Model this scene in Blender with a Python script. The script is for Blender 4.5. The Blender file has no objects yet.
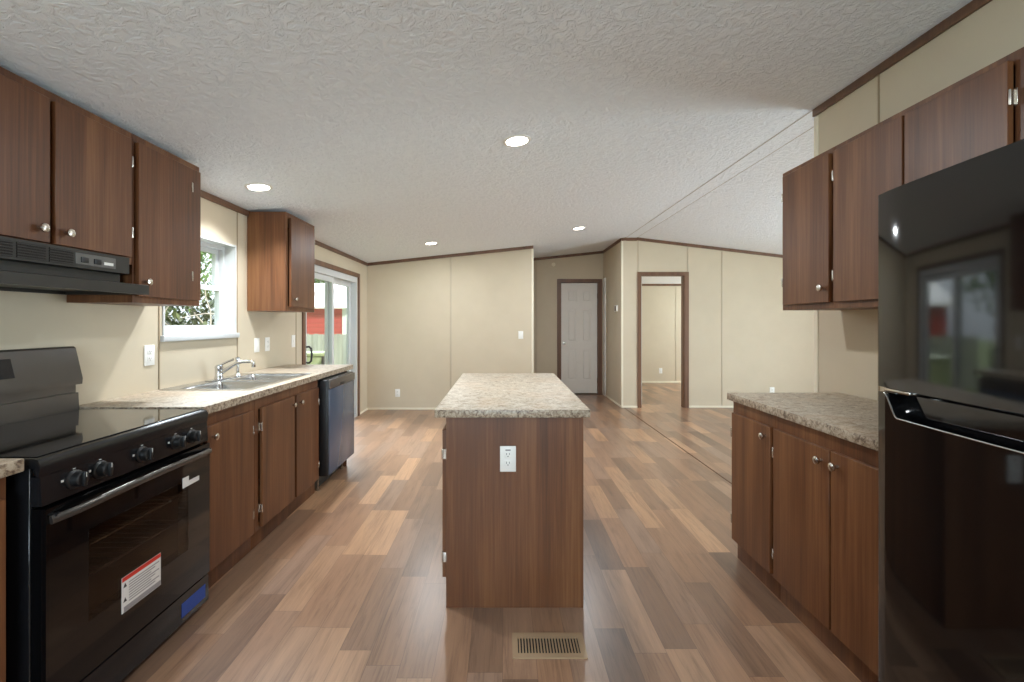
import bpy, bmesh, math, random
from mathutils import Vector, Matrix
random.seed(7)
SC = bpy.context.scene
C = SC.collection

# ------------------------------------------------------------------ camera, sky, sun, exposure
cam = bpy.data.cameras.new('camera'); camo = bpy.data.objects.new('camera', cam); C.objects.link(camo)
camo.location = (0, 0, 1.31); camo.rotation_euler = (math.radians(90), 0, 0)
cam.sensor_width = 36.0; cam.lens = 450 / 1024 * 36.0
cam.shift_x = 9.5 / 1024; cam.shift_y = -19.0 / 1024
cam.clip_start = 0.02; cam.clip_end = 300
SC.camera = camo

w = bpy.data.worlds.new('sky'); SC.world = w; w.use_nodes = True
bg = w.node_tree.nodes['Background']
# overcast sky plus an added bright lobe lighting the room through the left wall
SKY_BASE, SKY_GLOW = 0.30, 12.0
wt = w.node_tree
def wmath(op, a, b):
    x = wt.nodes.new('ShaderNodeMath'); x.operation = op
    for i, v in enumerate((a, b)):
        if isinstance(v, (int, float)): x.inputs[i].default_value = v
        else: wt.links.new(v, x.inputs[i])
    return x.outputs[0]
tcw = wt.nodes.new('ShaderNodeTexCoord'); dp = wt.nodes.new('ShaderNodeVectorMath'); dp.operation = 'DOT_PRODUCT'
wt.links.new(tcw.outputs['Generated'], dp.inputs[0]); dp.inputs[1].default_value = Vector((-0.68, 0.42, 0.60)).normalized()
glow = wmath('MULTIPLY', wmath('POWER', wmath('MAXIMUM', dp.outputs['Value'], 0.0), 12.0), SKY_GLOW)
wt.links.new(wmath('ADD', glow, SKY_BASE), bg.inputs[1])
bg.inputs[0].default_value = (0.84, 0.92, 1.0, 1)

def lamp(name, kind, loc, rot, energy, color=(1, 1, 1), **kw):
    l = bpy.data.lights.new(name, kind); l.energy = energy; l.color = color
    for k, v in kw.items(): setattr(l, k, v)
    o = bpy.data.objects.new(name, l); C.objects.link(o); o.location = loc; o.rotation_euler = rot
    return o
sd = Vector((-0.5, 0.55, -0.66))
lamp('sun', 'SUN', (0, 0, 30), sd.to_track_quat('-Z', 'Y').to_euler(), 1.6, (1.0, 0.95, 0.87), angle=0.02)
P2 = math.pi / 2
# daylight at the windows (portals guide the sky light through the openings)
def portal(loc, rot, sx, sy):
    o = lamp('portal', 'AREA', loc, rot, 1, shape='RECTANGLE', size=sx, size_y=sy)
    o.data.cycles.is_portal = True
portal((-2.20, 3.04, 1.55), (0, -P2, 0), 0.75, 0.8)
portal((-2.20, 5.43, 1.0), (0, -P2, 0), 2.1, 1.9)
portal((5.99, 4.05, 1.0), (0, P2, 0), 2.1, 1.9)
# soft daylight entering by the glass door of the far half and by an added unseen window behind the camera
lamp('daylight', 'AREA', (5.98, 4.05, 1.05), (0, P2, 0), 64, (0.80, 0.91, 1.0), shape='RECTANGLE', size=1.8, size_y=1.7)
lamp('daylight', 'AREA', (-0.2, -2.05, 1.35), (P2, 0, 0), 34, (0.72, 0.87, 1.0), shape='RECTANGLE', size=1.7, size_y=1.1)  # added front light, brightens the near ceiling and cabinet fronts
lamp('daylight', 'AREA', (5.98, 8.4, 1.4), (0, P2, 0), 42, (0.82, 0.92, 1.0), shape='RECTANGLE', size=1.0, size_y=1.2)
CAN_W = 5.3

vs = SC.view_settings
SC.display_settings.display_device = 'sRGB'
vs.view_transform = 'Standard'; vs.look = 'None'; vs.exposure = 1.86; vs.gamma = 1.0; vs.use_curve_mapping = False
SC.cycles.use_denoising = True
SC.cycles.max_bounces = 14; SC.cycles.diffuse_bounces = 8; SC.cycles.transparent_max_bounces = 16
SC.cycles.sample_clamp_indirect = 6.0
SC.cycles.caustics_reflective = False; SC.cycles.caustics_refractive = False

# ------------------------------------------------------------------ materials
def lin(c):
    return tuple(((v / 255) / 12.92 if v / 255 <= 0.04045 else ((v / 255 + 0.055) / 1.055) ** 2.4) for v in c) + (1.0,)

class NT:
    def __init__(s, name):
        s.m = bpy.data.materials.new(name); s.m.use_nodes = True; s.t = s.m.node_tree
        s.b = s.t.nodes['Principled BSDF']
    def n(s, typ, **kw):
        x = s.t.nodes.new(typ)
        for k, v in kw.items(): setattr(x, k, v)
        return x
    def l(s, a, b): s.t.links.new(a, b)
    def math(s, op, a, b=None, c=None):
        x = s.n('ShaderNodeMath', operation=op)
        for i, v in enumerate((a, b, c)):
            if v is None: continue
            if isinstance(v, (int, float)): x.inputs[i].default_value = v
            else: s.l(v, x.inputs[i])
        return x.outputs[0]
    def ramp(s, fac, stops, interp='LINEAR'):
        r = s.n('ShaderNodeValToRGB'); r.color_ramp.interpolation = interp
        e = r.color_ramp.elements
        while len(e) < len(stops): e.new(0.5)
        for el, (p, c) in zip(e, stops): el.position = p; el.color = c
        s.l(fac, r.inputs[0]); return r.outputs[0]
    def mix(s, f, a, b, mode='MIX'):
        x = s.n('ShaderNodeMix', data_type='RGBA', blend_type=mode)
        for i, v in ((0, f), (6, a), (7, b)):
            if isinstance(v, (int, float, tuple)): x.inputs[i].default_value = v
            else: s.l(v, x.inputs[i])
        return x.outputs[2]
    def noise(s, vec, scale, detail=3, rough=0.5, dist=0.0):
        x = s.n('ShaderNodeTexNoise'); x.inputs['Scale'].default_value = scale
        x.inputs['Detail'].default_value = detail; x.inputs['Roughness'].default_value = rough
        x.inputs['Distortion'].default_value = dist
        if vec is not None: s.l(vec, x.inputs['Vector'])
        return x.outputs['Fac']
    def obj(s): return s.n('ShaderNodeTexCoord').outputs['Object']
    def mapping(s, vec, scale=(1, 1, 1), loc=None):
        x = s.n('ShaderNodeMapping'); x.inputs['Scale'].default_value = scale; s.l(vec, x.inputs['Vector'])
        if loc is not None: s.l(loc, x.inputs['Location'])
        return x.outputs[0]
    def bump(s, h, strength, dist=0.01):
        x = s.n('ShaderNodeBump'); x.inputs['Strength'].default_value = strength; x.inputs['Distance'].default_value = dist
        s.l(h, x.inputs['Height']); s.l(x.outputs[0], s.b.inputs['Normal'])
    def set(s, col=None, rough=None, metal=None, spec=None):
        if col is not None:
            if isinstance(col, tuple): s.b.inputs['Base Color'].default_value = col
            else: s.l(col, s.b.inputs['Base Color'])
        if rough is not None:
            if isinstance(rough, (int, float)): s.b.inputs['Roughness'].default_value = rough
            else: s.l(rough, s.b.inputs['Roughness'])
        if metal is not None: s.b.inputs['Metallic'].default_value = metal
        if spec is not None: s.b.inputs['Specular IOR Level'].default_value = spec
        return s.m

def plain(name, c, rough=0.5, metal=0.0, spec=0.5, var=0.04):
    m = NT(name); o = m.obj(); n = m.noise(o, 9.0, 4)
    k = lin(c)
    a = tuple(v * (1 - var) for v in k[:3]) + (1,); b = tuple(min(1, v * (1 + var)) for v in k[:3]) + (1,)
    return m.set(m.ramp(n, [(0.3, a), (0.7, b)]), rough, metal, spec)

def wood(name, dark, mid, light, rough=0.42):
    m = NT(name); o = m.obj()
    r = m.n('ShaderNodeObjectInfo').outputs['Random']
    cx = m.n('ShaderNodeCombineXYZ')
    for i in range(3): m.l(m.math('MULTIPLY', r, 13.0 + i * 7), cx.inputs[i])
    broad = m.noise(m.mapping(o, (9, 9, 0.55), cx.outputs[0]), 1.0, 3, 0.5, 0.6)
    fine = m.noise(m.mapping(o, (95, 95, 2.2), cx.outputs[0]), 1.0, 4, 0.65)
    f = m.math('ADD', m.math('MULTIPLY', broad, 0.6), m.math('MULTIPLY', fine, 0.4))
    col = m.ramp(f, [(0.30, lin(dark)), (0.5, lin(mid)), (0.72, lin(light))])
    m.bump(fine, 0.06, 0.002)
    return m.set(col, rough, 0, 0.5)

M = {}
M['wood'] = wood('walnut_laminate', (70, 40, 20), (103, 63, 36), (136, 93, 59))
M['wood_in'] = plain('cabinet_interior', (86, 62, 46), 0.6)
M['trimwood'] = wood('dark_walnut_trim', (88, 61, 45), (110, 79, 59), (130, 96, 73))
M['joint'] = plain('grey_joint_caulk', (196, 194, 189), 0.8)
M['seam'] = plain('brown_wall_joint', (158, 140, 114), 0.7)
M['gap'] = plain('dark_void', (26, 18, 14), 0.8)

def wallmat(name, c, c2):
    m = NT(name); o = m.obj()
    n = m.noise(o, 3.0, 5, 0.6); f = m.noise(m.mapping(o, (140, 140, 140)), 1.0, 3, 0.6)
    col = m.ramp(n, [(0.3, lin(c)), (0.7, lin(c2))]); m.bump(f, 0.08, 0.003)
    return m.set(col, 0.62, 0, 0.3)
M['wall'] = wallmat('beige_vinyl_wallboard', (201, 188, 165), (206, 193, 170))
M['batten'] = wallmat('beige_batten', (190, 177, 155), (196, 183, 161))
M['cream'] = wallmat('cream_corner_trim', (232, 224, 202), (236, 228, 207))

m = NT('knockdown_ceiling'); o = m.obj()
a = m.noise(o, 24.0, 5, 0.62, 0.9); b = m.noise(o, 80.0, 3, 0.6)
h = m.math('ADD', m.ramp(a, [(0.42, (0, 0, 0, 1)), (0.58, (1, 1, 1, 1))]), m.math('MULTIPLY', b, 0.35))
m.bump(h, 0.6, 0.008)
M['ceiling'] = m.set(m.ramp(a, [(0.3, lin((236, 242, 249))), (0.7, lin((243, 249, 255)))]), 0.85, 0, 0.2)
M['ceilflat'] = plain('flat_ceiling_panel', (240, 242, 244), 0.8, var=0.01)

# printed plank floor: planks run along Y
m = NT('plank_floor'); o = m.obj(); sp = m.n('ShaderNodeSeparateXYZ'); m.l(o, sp.inputs[0])
PW, PL = 0.130, 0.60
rx = m.math('DIVIDE', sp.outputs[0], PW); row = m.math('FLOOR', rx)
wn = m.n('ShaderNodeTexWhiteNoise', noise_dimensions='1D'); m.l(row, wn.inputs['W'])
ry = m.math('ADD', m.math('DIVIDE', sp.outputs[1], PL), m.math('MULTIPLY', wn.outputs['Value'], 7.3)); col_ = m.math('FLOOR', ry)
cx = m.n('ShaderNodeCombineXYZ'); m.l(row, cx.inputs[0]); m.l(col_, cx.inputs[1])
w2 = m.n('ShaderNodeTexWhiteNoise', noise_dimensions='2D'); m.l(cx.outputs[0], w2.inputs['Vector'])
rnd = w2.outputs['Value']
tone = m.ramp(rnd, [(0.0, lin((114, 87, 69))), (0.22, lin((138, 106, 83))), (0.5, lin((156, 118, 90))), (0.72, lin((147, 119, 100))), (0.88, lin((174, 134, 101))), (1.0, lin((188, 147, 113)))])
off = m.n('ShaderNodeVectorMath', operation='SCALE'); m.l(w2.outputs['Color'], off.inputs[0]); off.inputs['Scale'].default_value = 40
gv = m.mapping(o, (62, 3.4, 1), off.outputs[0]); g = m.noise(gv, 1.0, 6, 0.72, 1.1)
g2 = m.noise(m.mapping(o, (9, 1.1, 1), off.outputs[0]), 1.0, 3, 0.5, 1.5)
gr = m.ramp(m.math('ADD', m.math('MULTIPLY', g, 0.6), m.math('MULTIPLY', g2, 0.4)), [(0.37, (0.66, 0.63, 0.61, 1)), (0.5, (1, 1, 1, 1)), (0.64, (1.18, 1.18, 1.16, 1))])
base = m.mix(1.0, tone, gr, 'MULTIPLY')
fx = m.math('FRACT', rx); fy = m.math('FRACT', ry)
ex = m.math('MINIMUM', fx, m.math('SUBTRACT', 1.0, fx)); ey = m.math('MINIMUM', fy, m.math('SUBTRACT', 1.0, fy))
s1 = m.math('LESS_THAN', ex, 0.010); s2 = m.math('LESS_THAN', ey, 0.0022)
seam = m.math('MAXIMUM', s1, s2)
base = m.mix(m.math('MULTIPLY', seam, 0.45), base, lin((82, 60, 48)))
m.bump(g, 0.05, 0.002)
M['floor'] = m.set(base, m.math('ADD', 0.25, m.math('MULTIPLY', g, 0.14)), 0, 0.6)
m.b.inputs['Coat Weight'].default_value = 0.45; m.b.inputs['Coat Roughness'].default_value = 0.34

m = NT('speckled_laminate'); o = m.obj()
a = m.noise(o, 26.0, 6, 0.7, 0.8); b = m.noise(m.mapping(o, (1, 1, 1)), 95.0, 4, 0.7); c = m.noise(o, 7.0, 3)
col = m.ramp(a, [(0.33, lin((142, 124, 103))), (0.46, lin((182, 167, 146))), (0.56, lin((198, 186, 167))), (0.7, lin((211, 202, 187)))])
col = m.mix(m.math('MULTIPLY', m.ramp(b, [(0.36, (1, 1, 1, 1)), (0.46, (0, 0, 0, 1))]), 0.7), col, lin((104, 84, 68)))
col = m.mix(m.math('MULTIPLY', m.ramp(c, [(0.5, (0, 0, 0, 1)), (0.62, (1, 1, 1, 1))]), 0.25), col, lin((190, 160, 128)))
M['counter'] = m.set(col, 0.5, 0, 0.4)

m = NT('speckled_laminate_edge'); o = m.obj()
a = m.noise(o, 60.0, 5, 0.7, 0.6); b = m.noise(o, 120.0, 4, 0.7)
col = m.ramp(a, [(0.36, lin((92, 74, 60))), (0.47, lin((150, 132, 112))), (0.58, lin((186, 172, 152)))])
M['edge'] = m.set(col, 0.4, 0, 0.5)

M['black'] = plain('black_enamel', (22, 22, 24), 0.22, var=0.1)
M['blackgloss'] = plain('glossy_black', (7, 7, 8), 0.06, spec=0.65, var=0.05)
M['ovengloss'] = plain('glossy_black_oven_enamel', (10, 10, 11), 0.05, spec=0.45, var=0.05)
M['blackglass'] = plain('black_ceramic_glass', (12, 11, 11), 0.05, spec=0.8, var=0.05)
M['ovenglass'] = plain('dark_oven_window', (20, 14, 11), 0.05, spec=0.9, var=0.05)
M['blacksatin'] = plain('satin_black_steel', (92, 88, 84), 0.33, metal=0.75)
M['blackplastic'] = plain('black_plastic', (18, 18, 19), 0.4)
M['cavity'] = plain('dark_speckled_enamel', (70, 62, 56), 0.5)
m = NT('smoked_oven_glass'); t = m.t; t.nodes.remove(m.b)
tr = m.n('ShaderNodeBsdfTransparent'); tr.inputs[0].default_value = (0.62, 0.54, 0.47, 1)
gl = m.n('ShaderNodeBsdfGlossy'); gl.inputs['Roughness'].default_value = 0.03
lw = m.n('ShaderNodeLayerWeight'); fac = m.math('ADD', 0.04, m.math('MULTIPLY', 0.8, m.math('POWER', lw.outputs['Facing'], 5.0)))
mx = m.n('ShaderNodeMixShader'); m.l(fac, mx.inputs[0]); m.l(tr.outputs[0], mx.inputs[1]); m.l(gl.outputs[0], mx.inputs[2])
m.l(mx.outputs[0], t.nodes['Material Output'].inputs[0]); M['ovenglass'] = m.m
M['bronze'] = plain('charcoal_hood_enamel', (52, 50, 46), 0.38, metal=0.3)
M['steel'] = plain('brushed_steel', (196, 196, 194), 0.26, metal=1.0)
M['chrome'] = plain('chrome', (215, 216, 218), 0.08, metal=1.0)
M['nickel'] = plain('satin_nickel', (206, 200, 190), 0.25, metal=1.0)
M['silver'] = plain('silver_print', (104, 103, 100), 0.4, metal=0.3)
M['white'] = plain('white_plastic', (238, 237, 232), 0.4, var=0.01)
M['offwhite'] = plain('white_door_paint', (228, 224, 217), 0.5, var=0.015)
M['vinyl'] = plain('white_vinyl_frame', (204, 206, 206), 0.4, var=0.01)
M['slot'] = plain('dark_slot', (48, 44, 42), 0.6)
M['taupe'] = plain('taupe_metal_register', (178, 152, 122), 0.42, metal=0.25)
M['red'] = plain('red_print', (206, 52, 34), 0.5)
M['blue'] = plain('blue_label', (38, 72, 150), 0.4)
M['paper'] = plain('white_paper_label', (226, 224, 220), 0.55, var=0.01)
M['ink'] = plain('grey_ink', (150, 146, 146), 0.6)
M['inkdark'] = plain('black_ink', (36, 34, 34), 0.6)
M['brownplastic'] = plain('brown_plastic', (104, 80, 58), 0.5)
M['bronzehandle'] = plain('dark_bronze_handle', (52, 48, 46), 0.4)
M['marking'] = plain('pale_knob_marking', (200, 200, 196), 0.5)
M['dishwasher'] = plain('dark_slate_door', (62, 74, 94), 0.24, spec=0.7)  # blue reflection on the black front put into its base colour
M['mutebrown'] = plain('panel_brown_reflection', (78, 70, 64), 0.3)  # brownish-grey reflection on the control strip put into its colour

m = NT('window_glass'); t = m.t
t.nodes.remove(m.b)
tr = m.n('ShaderNodeBsdfTransparent'); tr.inputs[0].default_value = (0.95, 0.97, 0.965, 1)
gl = m.n('ShaderNodeBsdfGlossy'); gl.inputs['Roughness'].default_value = 0.02
lw = m.n('ShaderNodeLayerWeight'); fac = m.math('ADD', 0.03, m.math('MULTIPLY', 0.7, m.math('POWER', lw.outputs['Facing'], 5.0)))
mx = m.n('ShaderNodeMixShader'); m.l(fac, mx.inputs[0]); m.l(tr.outputs[0], mx.inputs[1]); m.l(gl.outputs[0], mx.inputs[2])
m.l(mx.outputs[0], t.nodes['Material Output'].inputs[0]); M['glass'] = m.m

m = NT('lamp_lens'); m.set(lin((250, 246, 236)), 0.5)
m.b.inputs['Emission Color'].default_value = (1.0, 0.95, 0.86, 1); m.b.inputs['Emission Strength'].default_value = 9.0
M['lens'] = m.m

m = NT('lawn'); o = m.obj(); n = m.noise(o, 3.0, 6, 0.7)
M['grass'] = m.set(m.ramp(n, [(0.3, lin((84, 102, 58))), (0.7, lin((140, 150, 92)))]), 0.9, 0, 0.2)
def leafmat(name, a, b):
    m = NT(name); o = m.obj(); n = m.noise(o, 6.0, 4, 0.6)
    return m.set(m.ramp(n, [(0.32, lin(a)), (0.68, lin(b))]), 0.6, 0, 0.3)
M['leaf'] = leafmat('shrub_leaves', (44, 56, 38), (112, 122, 82))
M['leaf2'] = leafmat('tree_leaves', (74, 104, 50), (128, 158, 84))
M['twig'] = plain('pale_bark', (176, 168, 156), 0.8, var=0.15)
M['bark'] = plain('brown_bark', (106, 88, 72), 0.85, var=0.2)
m = NT('red_lap_siding'); o = m.obj(); sp = m.n('ShaderNodeSeparateXYZ'); m.l(o, sp.inputs[0])
fz = m.math('FRACT', m.math('DIVIDE', sp.outputs[2], 0.18)); m.bump(fz, 0.9, 0.03)
M['siding'] = m.set(m.ramp(fz, [(0.0, lin((130, 50, 46))), (0.12, lin((196, 84, 78))), (1.0, lin((204, 90, 84)))]), 0.7)
M['roofwhite'] = plain('white_metal_roof', (236, 236, 234), 0.5, var=0.02)
m = NT('grey_fence_boards'); o = m.obj(); n = m.noise(m.mapping(o, (9, 9, 0.7)), 1.0, 4, 0.6)
M['fence'] = m.set(m.ramp(n, [(0.3, lin((138, 142, 136))), (0.7, lin((184, 188, 180)))]), 0.85)
M['olive'] = plain('olive_plastic', (138, 148, 112), 0.6)

# ------------------------------------------------------------------ mesh helpers
ORIG = {}
class MB:
    def __init__(s): s.bm = bmesh.new()
    def box(s, x0, x1, y0, y1, z0, z1, bev=0.0, seg=2):
        x0, x1 = min(x0, x1), max(x0, x1); y0, y1 = min(y0, y1), max(y0, y1); z0, z1 = min(z0, z1), max(z0, z1)
        mat = Matrix.Translation(((x0 + x1) / 2, (y0 + y1) / 2, (z0 + z1) / 2)) @ Matrix.Diagonal((x1 - x0, y1 - y0, z1 - z0, 1))
        r = bmesh.ops.create_cube(s.bm, size=1.0, matrix=mat)
        if bev > 0:
            bev = min(bev, 0.49 * min(x1 - x0, y1 - y0, z1 - z0))
            ed = list({e for v in r['verts'] for e in v.link_edges})
            bmesh.ops.bevel(s.bm, geom=ed, offset=bev, segments=seg, affect='EDGES', profile=0.5)
        return s
    def prism(s, pts, axis, a, b):
        """polygon pts in the plane normal to axis, extruded from a to b"""
        def P(p, t): return {'x': (t, p[0], p[1]), 'y': (p[0], t, p[1]), 'z': (p[0], p[1], t)}[axis]
        v0 = [s.bm.verts.new(P(p, a)) for p in pts]; v1 = [s.bm.verts.new(P(p, b)) for p in pts]
        n = len(pts); fs = [s.bm.faces.new(v0), s.bm.faces.new(v1)]
        for i in range(n): fs.append(s.bm.faces.new((v0[i], v0[(i + 1) % n], v1[(i + 1) % n], v1[i])))
        bmesh.ops.recalc_face_normals(s.bm, faces=fs)
        return s
    def lathe(s, prof, c, d, seg=24):
        """prof: (radius, distance along d) pairs"""
        d = Vector(d).normalized(); u = d.orthogonal().normalized(); v = d.cross(u); c = Vector(c)
        rings = []
        for r, h in prof:
            if r < 1e-6: rings.append([s.bm.verts.new(c + d * h)])
            else: rings.append([s.bm.verts.new(c + d * h + (u * math.cos(2 * math.pi * k / seg) + v * math.sin(2 * math.pi * k / seg)) * r) for k in range(seg)])
        fs = []
        for A, B in zip(rings, rings[1:]):
            for k in range(seg):
                q = [A[k % len(A)], A[(k + 1) % len(A)], B[(k + 1) % len(B)], B[k % len(B)]]
                q2 = []
                for x in q:
                    if x not in q2: q2.append(x)
                if len(q2) >= 3: fs.append(s.bm.faces.new(q2))
        if len(rings[0]) > 1: fs.append(s.bm.faces.new(rings[0]))
        if len(rings[-1]) > 1: fs.append(s.bm.faces.new(rings[-1]))
        bmesh.ops.recalc_face_normals(s.bm, faces=fs)
        return s
    def tube(s, pts, r, seg=12, sq=(1, 1), ref=None):
        pts = [Vector(p) for p in pts]; rr = r if isinstance(r, (list, tuple)) else [r] * len(pts)
        rings = []; u = None; fs = []
        for i, p in enumerate(pts):
            t = (pts[min(i + 1, len(pts) - 1)] - pts[max(i - 1, 0)]).normalized()
            if u is None: u = (Vector(ref) if ref else t.orthogonal())
            u = (u - t * u.dot(t)).normalized(); v = t.cross(u)
            rings.append([s.bm.verts.new(p + (u * math.cos(2 * math.pi * k / seg) * sq[0] + v * math.sin(2 * math.pi * k / seg) * sq[1]) * rr[i]) for k in range(seg)])
        for A, B in zip(rings, rings[1:]):
            for k in range(seg): fs.append(s.bm.faces.new((A[k], A[(k + 1) % seg], B[(k + 1) % seg], B[k])))
        fs += [s.bm.faces.new(rings[0]), s.bm.faces.new(rings[-1])]
        bmesh.ops.recalc_face_normals(s.bm, faces=fs)
        return s
    def panel(s, us, vs_, holes, f):
        """slab over the grid us x vs_ with rectangular holes; f(u, v, side) gives the point"""
        us = sorted(set(us) | {h[0] for h in holes} | {h[1] for h in holes}); vs_ = sorted(set(vs_) | {h[2] for h in holes} | {h[3] for h in holes})
        nu, nv = len(us), len(vs_)
        V = {}
        def vert(i, j, k):
            if (i, j, k) not in V: V[i, j, k] = s.bm.verts.new(f(us[i], vs_[j], k))
            return V[i, j, k]
        def solid(i, j):
            if i < 0 or j < 0 or i >= nu - 1 or j >= nv - 1: return False
            cu, cv = (us[i] + us[i + 1]) / 2, (vs_[j] + vs_[j + 1]) / 2
            return not any(h[0] < cu < h[1] and h[2] < cv < h[3] for h in holes)
        fs = []
        for i in range(nu - 1):
            for j in range(nv - 1):
                if not solid(i, j): continue
                for k in (0, 1): fs.append(s.bm.faces.new([vert(i, j, k), vert(i + 1, j, k), vert(i + 1, j + 1, k), vert(i, j + 1, k)]))
                for di, dj, A, B in ((-1, 0, (i, j), (i, j + 1)), (1, 0, (i + 1, j), (i + 1, j + 1)), (0, -1, (i, j), (i + 1, j)), (0, 1, (i, j + 1), (i + 1, j + 1))):
                    if not solid(i + di, j + dj): fs.append(s.bm.faces.new([vert(*A, 0), vert(*B, 0), vert(*B, 1), vert(*A, 1)]))
        bmesh.ops.recalc_face_normals(s.bm, faces=fs)
        return s
    def build(s, name, mat, parent=None, label=None, mats=None, pick=None):
        me = bpy.data.meshes.new(name)
        for e in s.bm.edges:
            e.smooth = not (len(e.link_faces) == 2 and e.calc_face_angle(0) > math.radians(38))
        for f in s.bm.faces:
            f.smooth = True
            if pick: f.material_index = pick(f)
        org = ORIG.get(parent.name, Vector()) if parent else Vector()
        if org.length: bmesh.ops.translate(s.bm, verts=s.bm.verts, vec=-org)
        s.bm.to_mesh(me); s.bm.free()
        me.materials.append(M[mat])
        for x in mats or []: me.materials.append(M[x])
        o = bpy.data.objects.new(name, me); C.objects.link(o)
        if parent:
            o.parent = parent; ORIG[o.name] = org
        if label: o['label'] = label
        return o

def tag(o, label, cat, group=None):
    o['label'] = label; o['category'] = cat
    if group: o['group'] = group
    return o
def thing(name, label, cat, loc, group=None, rotz=0.0):
    o = bpy.data.objects.new(name, None); C.objects.link(o); o.empty_display_size = 0.1
    o.location = loc; o.rotation_euler = (0, 0, rotz); ORIG[o.name] = Vector(loc)
    return tag(o, label, cat, group)
def struct(o): o['kind'] = 'structure'; return o
def sroot(name, loc):
    o = bpy.data.objects.new(name, None); C.objects.link(o); o.empty_display_size = 0.1
    o.location = loc; ORIG[o.name] = Vector(loc); o['kind'] = 'structure'; return o

# ------------------------------------------------------------------ the room shell
XL, XR, XE = -2.02, 1.90, 5.80           # left wall, marriage wall, far right wall
YB, YBR, YH, YF = 6.72, 6.88, 8.12, -1.90
def zc(x):
    if x <= 1.89: return 2.19 + 0.105 * (x + 2.02)
    if x <= 2.05: return 2.602
    return 2.602 - 0.12 * (x - 2.05)
TOP = 9.0
def xwall(xa, xb):    # wall with normal along X: u = y, v = z
    return lambda u, v, k: ((xa, xb)[k], u, (zc(xa if abs(xa) < abs(xb) else xb) + 0.05 if v == TOP else v))
def ywall(ya, yb):
    return lambda u, v, k: (u, (ya, yb)[k], (zc(u) + 0.05 if v == TOP else v))

struct(MB().box(-2.25, 6.0, -2.15, 9.95, -0.12, 0.0).build('floor', 'floor'))
prof = [(-2.3, zc(-2.3)), (1.89, zc(1.89)), (2.05, 2.602), (6.05, zc(6.05)), (6.05, zc(6.05) + 0.16), (2.05, 2.78), (1.89, 2.78), (-2.3, zc(-2.3) + 0.16)]
ceil = struct(MB().prism(prof, 'y', -2.2, 9.95).build('ceiling', 'ceiling'))
MB().box(1.89, 2.05, 2.74, YBR, 2.598, 2.6015).build('ridge_strip', 'ceiling', ceil)
for x in (1.887, 2.053): MB().box(x - 0.003, x + 0.003, 2.74, YBR, 2.5965, 2.6015).build('joint_line', 'joint', ceil)
struct(MB().box(1.93, 5.9, YBR + 0.1, 9.9, 2.13, 2.19).build('ceiling.001', 'ceilflat'))

struct(MB().panel([-2.02, 1.82], [0, TOP], [], ywall(9.68, 9.78)).build('wall_rear', 'wall'))
wl = struct(MB().panel([-2.0, 9.78], [0, TOP], [(2.67, 3.41, 1.205, 1.89), (4.58, 6.28, 0.0, 1.94)], xwall(XL, XL - 0.14)).build('wall_left', 'wall'))
wr = struct(MB().panel([-2.0, 2.73], [0, TOP], [], xwall(XR, XR + 0.12)).build('wall_right', 'wall'))
wb = struct(MB().panel([-2.02, 0.46], [0, TOP], [], ywall(YB, YB + 0.1)).build('wall_back', 'wall'))
wb2 = struct(MB().panel([1.82, 1.89, 2.05, XE], [0, TOP], [(2.11, 2.785, 0, 2.03)], ywall(YBR, YBR + 0.1)).build('wall_back.001', 'wall'))
wh = struct(MB().panel([-0.7, 1.82], [0, TOP], [(1.045, 1.735, 0, 2.035)], ywall(YH, YH + 0.1)).build('wall_hall', 'wall'))
struct(MB().panel([YBR + 0.1, YH + 0.1], [0, TOP], [], xwall(1.82, 1.92)).build('wall_hall_right', 'wall'))
struct(MB().panel([YB + 0.1, YH], [0, TOP], [], xwall(-0.6, -0.7)).build('wall_hall_left', 'wall'))
struct(MB().panel([-2.02, 1.89, 2.05, 5.9], [0, TOP], [(-1.05, 0.65, 0.8, 1.9)], ywall(YF, YF - 0.1)).build('wall_front', 'wall'))
struct(MB().panel([-2.0, 9.9], [0, TOP], [(3.15, 4.95, 0, 2.0), (7.8, 9.0, 0.9, 1.9)], xwall(XE, XE + 0.12)).build('wall_far_right', 'wall'))
struct(MB().panel([2.02, 2.05, 5.8], [0, TOP], [], ywall(1.2, 1.1)).build('wall_living_front', 'wall'))
wbed = struct(MB().box(1.8, 5.9, 9.68, 9.78, 0, 2.19).build('wall_bedroom', 'wall'))
struct(MB().box(1.82, 1.92, YH + 0.1, 9.68, 0, 2.19).build('wall_bedroom_left', 'wall'))

# wall battens (vertical joint strips)
def batten(parent, a, b, axis, mat='batten'):
    if axis == 'x':  MB().box(a[0], a[1], b[0], b[1], 0.02, zc((a[0] + a[1]) / 2) - 0.03, 0.001).build('batten', mat, parent)
for y in (2.645, 3.425, 4.40): batten(wl, (XL, XL + 0.004), (y - 0.005, y + 0.005), 'x', 'seam')
batten(wb, (-0.785, -0.755), (YB - 0.004, YB), 'x'); batten(wb, (0.432, 0.464), (YB - 0.004, YB + 0.002), 'x', 'cream')
for x in (2.08, 2.835): MB().box(x - 0.012, x + 0.012, YBR - 0.004, YBR, 2.08, zc(x) - 0.03, 0.001).build('batten', 'batten', wb2)
batten(wb2, (3.345, 3.368), (YBR - 0.004, YBR), 'x'); batten(wb2, (1.816, 1.845), (YBR - 0.004, YBR + 0.002), 'x', 'cream')
MB().box(XR - 0.004, XR, 2.265, 2.275, 0.02, 2.56, 0.001).build('batten', 'seam', wr)
MB().box(XR - 0.006, XR + 0.126, 2.705, 2.738, 0.0, 2.55, 0.002).build('end_cap', 'cream', wr)
MB().box(3.72, 3.745, 9.676, 9.68, 0.02, 2.06, 0.001).build('batten', 'batten', wbed)
MB().box(0.60, 0.625, YH - 0.004, YH, 0.02, zc(0.6) - 0.04, 0.001).build('batten', 'batten', wh)
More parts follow.
